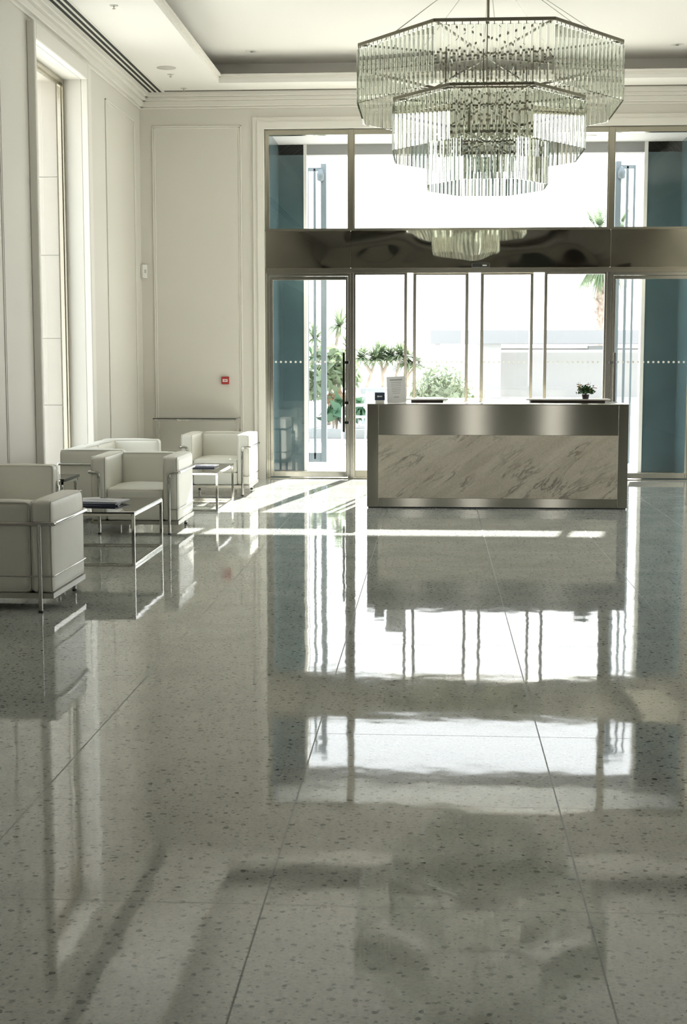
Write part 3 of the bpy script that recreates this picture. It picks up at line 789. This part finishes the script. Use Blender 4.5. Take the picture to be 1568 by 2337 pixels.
# ------------------------------------------------------------------ chandelier
CX, CY = .457, 13.2
ch = empty('chandelier', (CX, CY, 4.93), 0, 'large three-tier octagonal crystal chandelier with bronze frame hanging before the entrance', 'chandelier')
TIERS = [(1.13, 1.452, .478, .578, 4.163, 3.673), (.827, 1.096, .342, .448, 3.73, 3.291), (.521, .664, .226, .252, 3.413, 3.012)]
def octo(a, b, s1, s2):
    return [(-s1, -b), (s1, -b), (a, -s2), (a, s2), (s1, b), (-s1, b), (-a, s2), (-a, -s2)]
def prism_mesh(L, w=.056, d=.017):
    mb = MB()
    mb.prism([(-w / 2, 0), (-w / 2, -.003), (-w * .2, -d), (w * .2, -d), (w / 2, -.003), (w / 2, 0)], -L, 0)
    bmesh.ops.recalc_face_normals(mb.bm, faces=list(mb.bm.faces))
    me = bpy.data.meshes.new('crystal_prism'); mb.bm.to_mesh(me); mb.bm.free(); me.materials.append(M['crystal']); return me
zc = 4.93
allp = []
frames = []
for ti, (a, b, s1, s2, zt, zb_) in enumerate(TIERS):
    V = octo(a, b, s1, s2); z = zt - zc
    fm = MB()
    for i in range(8):
        p, q = V[i], V[(i + 1) % 8]
        fm.bar((*p, z), (*q, z), .014, .026)
        fm.bar((*p, z), (0, 0, z), .014, .018)
    hookz = z - .013
    L = (zt - .036) - zb_
    me = prism_mesh(L)
    for i in range(8):
        p, q = Vector(V[i]), Vector(V[(i + 1) % 8]); e = q - p; n = max(1, round(e.length / .0638)); t = e.normalized(); inn = Vector((-t.y, t.x))
        ang = math.atan2(t.y, t.x)
        for j in range(n):
            c = p + e * ((j + .5) / n)
            fm.tube([(c.x, c.y, hookz + .002), (c.x, c.y, hookz - .026)], .0035, 5)
            loc = Vector((c.x, c.y, z - .036))
            allp.append((ti, loc, ang, me, (Vector((CX + c.x, CY + c.y, zt)) - Vector((0, 0, 1.5))).length * (1 + .35 * ti), i))
    f = fm.build('tier_frame', M['bronze'], ch)
    frames.append(f)
front = [p for p in allp if p[5] in (0, 1, 7)]
front = sorted(front, key=lambda p: (p[0], p[4]))
pick = front[:100]
ids = set(id(p) for p in pick)
for ti, loc, ang, me, dd, i in pick:
    o = bpy.data.objects.new('crystal_prism', me); o.parent = frames[ti]; o.location = loc; o.rotation_euler = (0, 0, ang); link(o)
rest = bmesh.new()
for p in allp:
    if id(p) in ids: continue
    n0 = len(rest.verts)
    rest.from_mesh(p[3]); rest.verts.ensure_lookup_table()
    bmesh.ops.transform(rest, matrix=Matrix.Translation(p[1]) @ Matrix.Rotation(p[2], 4, 'Z'), verts=rest.verts[n0:])
mr = bpy.data.meshes.new('crystal_prism'); rest.to_mesh(mr); rest.free(); mr.materials.append(M['crystal'])
o = bpy.data.objects.new('crystal_prism', mr); o.parent = ch; link(o); o['kind'] = 'stuff'
MB().tube([(0, 0, -.02), (0, 0, 3.40 - zc)], .012, 10).build('centre_rod', M['bronze'], ch)
for x, y in ((-.25, .3), (.25, .3), (-.25, -.3), (.25, -.3)):
    MB().tube([(x * 1.5, y * 1.5, 4.163 - zc), (x * 1.5, y * 1.5, 3.73 - zc)], .006, 6).build('hanger_rod', M['bronze'], ch)
for x, y in ((-.16, .2), (.16, .2), (-.16, -.2), (.16, -.2)):
    MB().tube([(x, y, 3.73 - zc), (x, y, 3.413 - zc)], .006, 6).build('hanger_rod', M['bronze'], ch)
MB().lathe([(0, -.05), (.10, -.05), (.13, -.03), (.13, 0), (0, 0)], 32).build('ceiling_canopy', M['bronze'], ch)
Vt = octo(*TIERS[0][:4])
for i in range(8):
    m_ = (Vector(Vt[i]) + Vector(Vt[(i + 1) % 8])) / 2
    MB().tube([(m_.x, m_.y, 4.175 - zc), (m_.x * .12, m_.y * .1, -.03)], .0028, 6).build('suspension_wire', M['strap'], ch)

# ------------------------------------------------------------------ garden and forecourt
def blade(mb, base, d, L, w, droop, seg=3):
    """narrow drooping sword leaf"""
    d = Vector(d).normalized(); side = d.cross(Vector((0, 0, 1)))
    if side.length < 1e-3: side = Vector((1, 0, 0))
    side.normalize(); pv = None
    for i in range(seg + 1):
        t = i / seg
        c = Vector(base) + d * (L * t) + Vector((0, 0, -droop * L * t * t)); ww = w * (1 - t ** 1.6) + .002
        l, r = mb.bm.verts.new(c - side * ww), mb.bm.verts.new(c + side * ww)
        if pv: mb.bm.faces.new((pv[0], pv[1], r, l))
        pv = (l, r)

def rosette(mb, c, n, L, w, lo=-.2):
    for i in range(n):
        a = random.uniform(0, 2 * PI); e = math.asin(random.uniform(lo, 1))
        blade(mb, c, (math.cos(a) * math.cos(e), math.sin(a) * math.cos(e), math.sin(e)), L * random.uniform(.7, 1.1), w, random.uniform(.15, .5))

def dracaena(loc, stems, label, mat, L=.5, n=46, w=.022, group='spiky garden trees', r=.05):
    o = empty('dracaena_tree', loc, 0, label, 'tree', group)
    tb = MB(); fb = MB()
    for path, k in stems:
        tb.tube(path, r, 8, radii=[r * (1 - .5 * i / (len(path) - 1)) for i in range(len(path))])
        rosette(fb, path[-1], n, L * k, w)
    tb.build('trunk', M['trunk'], o, True); fb.build('foliage', mat, o, fix=False)
    return o
def leafy(mb, c, rad, n, s, up=.0):
    for i in range(n):
        v = Vector((random.gauss(0, 1), random.gauss(0, 1), random.gauss(0, 1))).normalized()
        if v.z < -.2: v.z *= -.4
        k = random.uniform(.55, 1.05)
        p = Vector(c) + Vector((v.x * rad[0], v.y * rad[1], v.z * rad[2])) * k
        nn = (v + Vector((random.gauss(0, .6), random.gauss(0, .6), random.gauss(0, .6)))).normalized(); u = nn.orthogonal().normalized(); u = (Matrix.Rotation(random.uniform(0, 6.28), 3, nn) @ u); w = nn.cross(u)
        q = s * random.uniform(.7, 1.3)
        mb.quad(p - u * q, p - w * q * .4, p + u * q, p + w * q * .4)
def bush(name, loc, rad, n, s, mat, label, cat='shrub', group=None, z=0):
    o = empty(name, loc, 0, label, cat, group)
    mb = MB(); leafy(mb, (0, 0, rad[2] * .45 + z), rad, n, s); mb.build('foliage', mat, o, fix=False)
    st = MB()
    for i in range(5):
        a = i * 1.257; st.tube([(0, 0, 0), (math.cos(a) * rad[0] * .25, math.sin(a) * rad[1] * .25, rad[2] * .5 + z), (math.cos(a) * rad[0] * .5, math.sin(a) * rad[1] * .5, rad[2] * .9 + z)], .02, 5)
    st.build('stem', M['trunk'], o)
    return o

# planting bed behind the left door: low kerb, big-leaved shrubs, tall spiky trees
struct(MB().box(-6, -1.05, 26.0, 26.25, 0, .16).box(-6, -1.05, 26.25, 33, 0, .1).build('kerb', M['curb']))
dracaena((-2.15, 29, .1), [([(0, 0, 0), (.05, 0, .7), (.12, 0, 1.4), (.22, 0, 2.0)], 1.0), ([(.1, .1, 1.0), (.3, .1, 1.3), (.42, .1, 1.55)], .8), ([(.05, 0, .9), (-.2, 0, 1.3), (-.28, 0, 1.75)], .9)], 'tall spiky tree with three heads behind the left glass door', M['leaf'], .6, 70, .026)
dracaena((-2.75, 29.5, .1), [([(0, 0, 0), (0, 0, 1.0), (.05, 0, 2.0)], 1.0), ([(0, 0, 1.0), (.25, 0, 1.4)], .8)], 'slender spiky tree behind the left metal gate', M['leafdark'], .6, 70, .026)
bush('broadleaf_shrub', (-1.95, 27.6, .1), (.5, .5, .75), 420, .14, M['leaf'], 'bushy green shrub behind the left door handle', z=.55)
bush('copper_shrub', (-1.85, 27.0, .1), (.2, .2, .16), 22, .17, M['leafbrown'], 'copper-leaved shrub low in the bed behind the left door', z=.5)
bush('banana_shrub', (-1.7, 26.8, .1), (.42, .35, .32), 90, .2, M['leafdark'], 'large-leaved dark green plant at the kerb behind the left door', z=.15)
bush('ground_shrub', (-2.5, 26.9, .1), (.55, .4, .7), 320, .12, M['leaf'], 'green shrub at the kerb behind the left gate', z=.4)
# low white wall with a row of crowned trees on it
struct(MB().box(-1.9, .35, 31.6, 33, 0, .78).build('wall_garden', M['render']))
TR = [(-1.52, 32.0, [([(0, 0, 0), (.1, 0, .28), (.2, 0, .62)], .8), ([(.12, 0, .3), (-.12, 0, .66)], .75)], 'leaning spiky tree leftmost on the low white garden wall'),
      (-1.16, 32.3, [([(0, 0, 0), (-.02, 0, .35), (-.06, 0, .74)], .9), ([(0, 0, .3), (.14, 0, .66)], .75)], 'straight spiky tree second along the low white garden wall'),
      (-.92, 32.1, [([(0, 0, 0), (.08, 0, .3), (.16, 0, .72)], .9)], 'spiky tree third along the low white wall, behind the notice'),
      (-.6, 32.4, [([(0, 0, 0), (0, 0, .55)], .95), ([(0, 0, .2), (.18, 0, .5)], .7)], 'spiky tree rightmost on the low white garden wall')]
for x, y, stems, lb in TR: dracaena((x, y, .80), stems, lb, M['leaf'], .6, 170, .024, r=.045)
bush('oleander_bush', (.16, 28.0, 0), (.68, .5, .72), 1500, .075, M['leafpale'], 'wide rounded green hedge bush behind the left sliding door', z=.28)
bush('corner_shrub', (.92, 28.6, 0), (.16, .2, .6), 160, .06, M['leafpale'], 'narrow green shrub in the gap between the sliding doors', z=.1)

# palm beyond the canopy
pl = empty('palm_tree', (6.72, 58, 0), 0, 'tall palm with a rough brown trunk behind the white canopy on the right', 'palm')
tb = MB(); n = 26
tb.tube([(.06 * math.sin(i * .2), 0, i * 5.9 / n) for i in range(n + 1)], .3, 14, radii=[.27 + .03 * (i % 2) for i in range(n + 1)])
for i in range(70):
    a = random.uniform(0, 2 * PI); z = random.uniform(2.2, 5.6); b0 = Vector((math.cos(a) * .27, math.sin(a) * .27, z)); tb.bar(b0, b0 + Vector((math.cos(a) * .16, math.sin(a) * .16, .12)), .09, .03)
tb.build('trunk', M['palmtrunk'], pl)
for i in range(34):
    a = i * 2.4; e = R(75) - i * R(150) / 34
    d = Vector((math.cos(a) * math.cos(e), math.sin(a) * math.cos(e), math.sin(e)))
    b0 = Vector((.06, 0, 5.95)); Ls = random.uniform(.8, 1.15); tip = b0 + d * Ls + Vector((0, 0, -.1))
    fr = MB(); fr.tube([b0, b0 + d * Ls * .5, tip], .018, 5)
    u = d.cross(Vector((0, 0, 1))).normalized() if abs(d.z) < .98 else Vector((1, 0, 0)); up = u.cross(d).normalized()
    for q in range(17):
        th = R(-80 + q * 10); v = d * math.cos(th) + u * math.sin(th) + up * .12 * math.cos(2 * th)
        blade(fr, tip, v, random.uniform(.8, 1.1), .045, .32, 3)
    fr.build('frond', M['palmleaf'], pl, fix=False)

# white canopy building
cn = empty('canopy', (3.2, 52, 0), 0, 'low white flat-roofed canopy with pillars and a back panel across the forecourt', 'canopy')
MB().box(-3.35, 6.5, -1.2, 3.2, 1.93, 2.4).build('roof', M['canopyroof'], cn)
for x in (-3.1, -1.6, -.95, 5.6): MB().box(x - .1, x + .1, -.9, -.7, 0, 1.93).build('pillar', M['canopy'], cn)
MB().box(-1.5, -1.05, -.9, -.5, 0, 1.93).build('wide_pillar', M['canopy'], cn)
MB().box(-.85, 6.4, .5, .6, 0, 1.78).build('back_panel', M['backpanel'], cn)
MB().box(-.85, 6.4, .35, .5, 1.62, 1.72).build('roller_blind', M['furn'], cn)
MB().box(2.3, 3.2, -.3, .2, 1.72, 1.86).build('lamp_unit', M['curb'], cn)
struct(MB().box(-40, 60, 70, 70.5, 0, 1.1).build('wall_far', M['render']))

# terrace furniture
def terrace_table(loc, label, group='white terrace tables'):
    t = empty('terrace_table', loc, 0, label, 'table', group)
    MB().box(-.4, .4, -.4, .4, .72, .75, .004, 1).build('table_top', M['furn'], t)
    for sx in (-1, 1):
        for sy in (-1, 1): MB().box(sx * .36, sx * .4, sy * .36, sy * .4, 0, .72).build('leg', M['furn'], t)
def terrace_chair(loc, rz, label):
    t = empty('terrace_chair', loc, rz, label, 'chair', 'terrace chairs')
    MB().box(-.23, .23, -.23, .23, .42, .45, .01, 1).build('seat', M['greyfurn'], t)
    MB().box(-.23, .23, .21, .24, .48, .85, .008, 1).build('backrest', M['greyfurn'], t)
    for sx in (-1, 1):
        MB().tube(fillet([(sx * .25, -.23, 0), (sx * .25, -.23, .64), (sx * .25, .24, .64)], .1), .018, 7).build('arm_frame', M['furn'], t, True)
        MB().tube([(sx * .25, .26, 0), (sx * .25, .22, .86)], .018, 7).build('leg', M['furn'], t, True)
terrace_table((-1.15, 27.6, 0), 'white terrace table behind the navy card, left of the desk')
terrace_table((-.25, 25.6, 0), 'white terrace table outside behind the left desk ledge')
terrace_table((.62, 25.2, 0), 'white terrace table outside in front of the hedge bush')
terrace_chair((-1.32, 25.0, 0), R(-70), 'grey terrace chair with white tube frame seen left of the desk')
terrace_chair((-.95, 25.7, 0), R(100), 'grey terrace chair partly hidden by the left desk edge')
terrace_chair((-1.25, 28.9, 0), R(180), 'grey terrace chair behind the white terrace table below the spiky trees')

# greenery seen in the slit of the left window
bush('garden_shrub', (-8.6, 31, 0), (1.0, 1.0, 1.6), 600, .16, M['leaf'], 'green shrub outside seen through the slit of the left window', z=1.2)

# ------------------------------------------------------------------ daylight
w = bpy.data.worlds.new('sky'); sc.world = w; w.use_nodes = True
nt = w.node_tree; bg = nt.nodes['Background']
tc = nt.nodes.new('ShaderNodeTexCoord'); sx = nt.nodes.new('ShaderNodeSeparateXYZ'); nt.links.new(tc.outputs['Generated'], sx.inputs[0])
rp = nt.nodes.new('ShaderNodeValToRGB'); e = rp.color_ramp.elements
e[0].position = 0.; e[0].color = (1.0, .985, .95, 1); e[1].position = .8; e[1].color = (.74, .87, 1.0, 1)
nt.links.new(sx.outputs['Z'], rp.inputs[0]); nt.links.new(rp.outputs[0], bg.inputs[0]); bg.inputs[1].default_value = 4.0

sun = bpy.data.lights.new('sun', 'SUN'); sun.energy = 32; sun.angle = R(.55); sun.color = (1, .965, .91)
so = bpy.data.objects.new('sun', sun); link(so)
so.rotation_euler = Vector((-.18, -1, -1 / 1.70)).to_track_quat('-Z', 'Y').to_euler()
so.location = (4, 40, 20)

# ------------------------------------------------------------------ camera
cam = bpy.data.cameras.new('camera'); co = bpy.data.objects.new('camera', cam); link(co)
cam.sensor_fit = 'VERTICAL'; cam.sensor_height = 36; cam.lens = 36 * 3250 / 2337
cam.clip_end = 500
co.location = (0, 0, 1.5); co.rotation_euler = (R(90 - 6.2599), 0, R(3.6402))
sc.camera = co

vs = sc.view_settings
sc.display_settings.display_device = 'sRGB'
vs.view_transform = 'Standard'; vs.look = 'None'; vs.gamma = 1; vs.use_curve_mapping = False; vs.exposure = -0.08
c = sc.cycles
c.use_denoising = True
c.adaptive_threshold = .015
c.max_bounces = 13; c.diffuse_bounces = 5; c.glossy_bounces = 5; c.transmission_bounces = 12; c.transparent_max_bounces = 24
c.sample_clamp_indirect = 6; c.sample_clamp_direct = 0
c.blur_glossy = .6
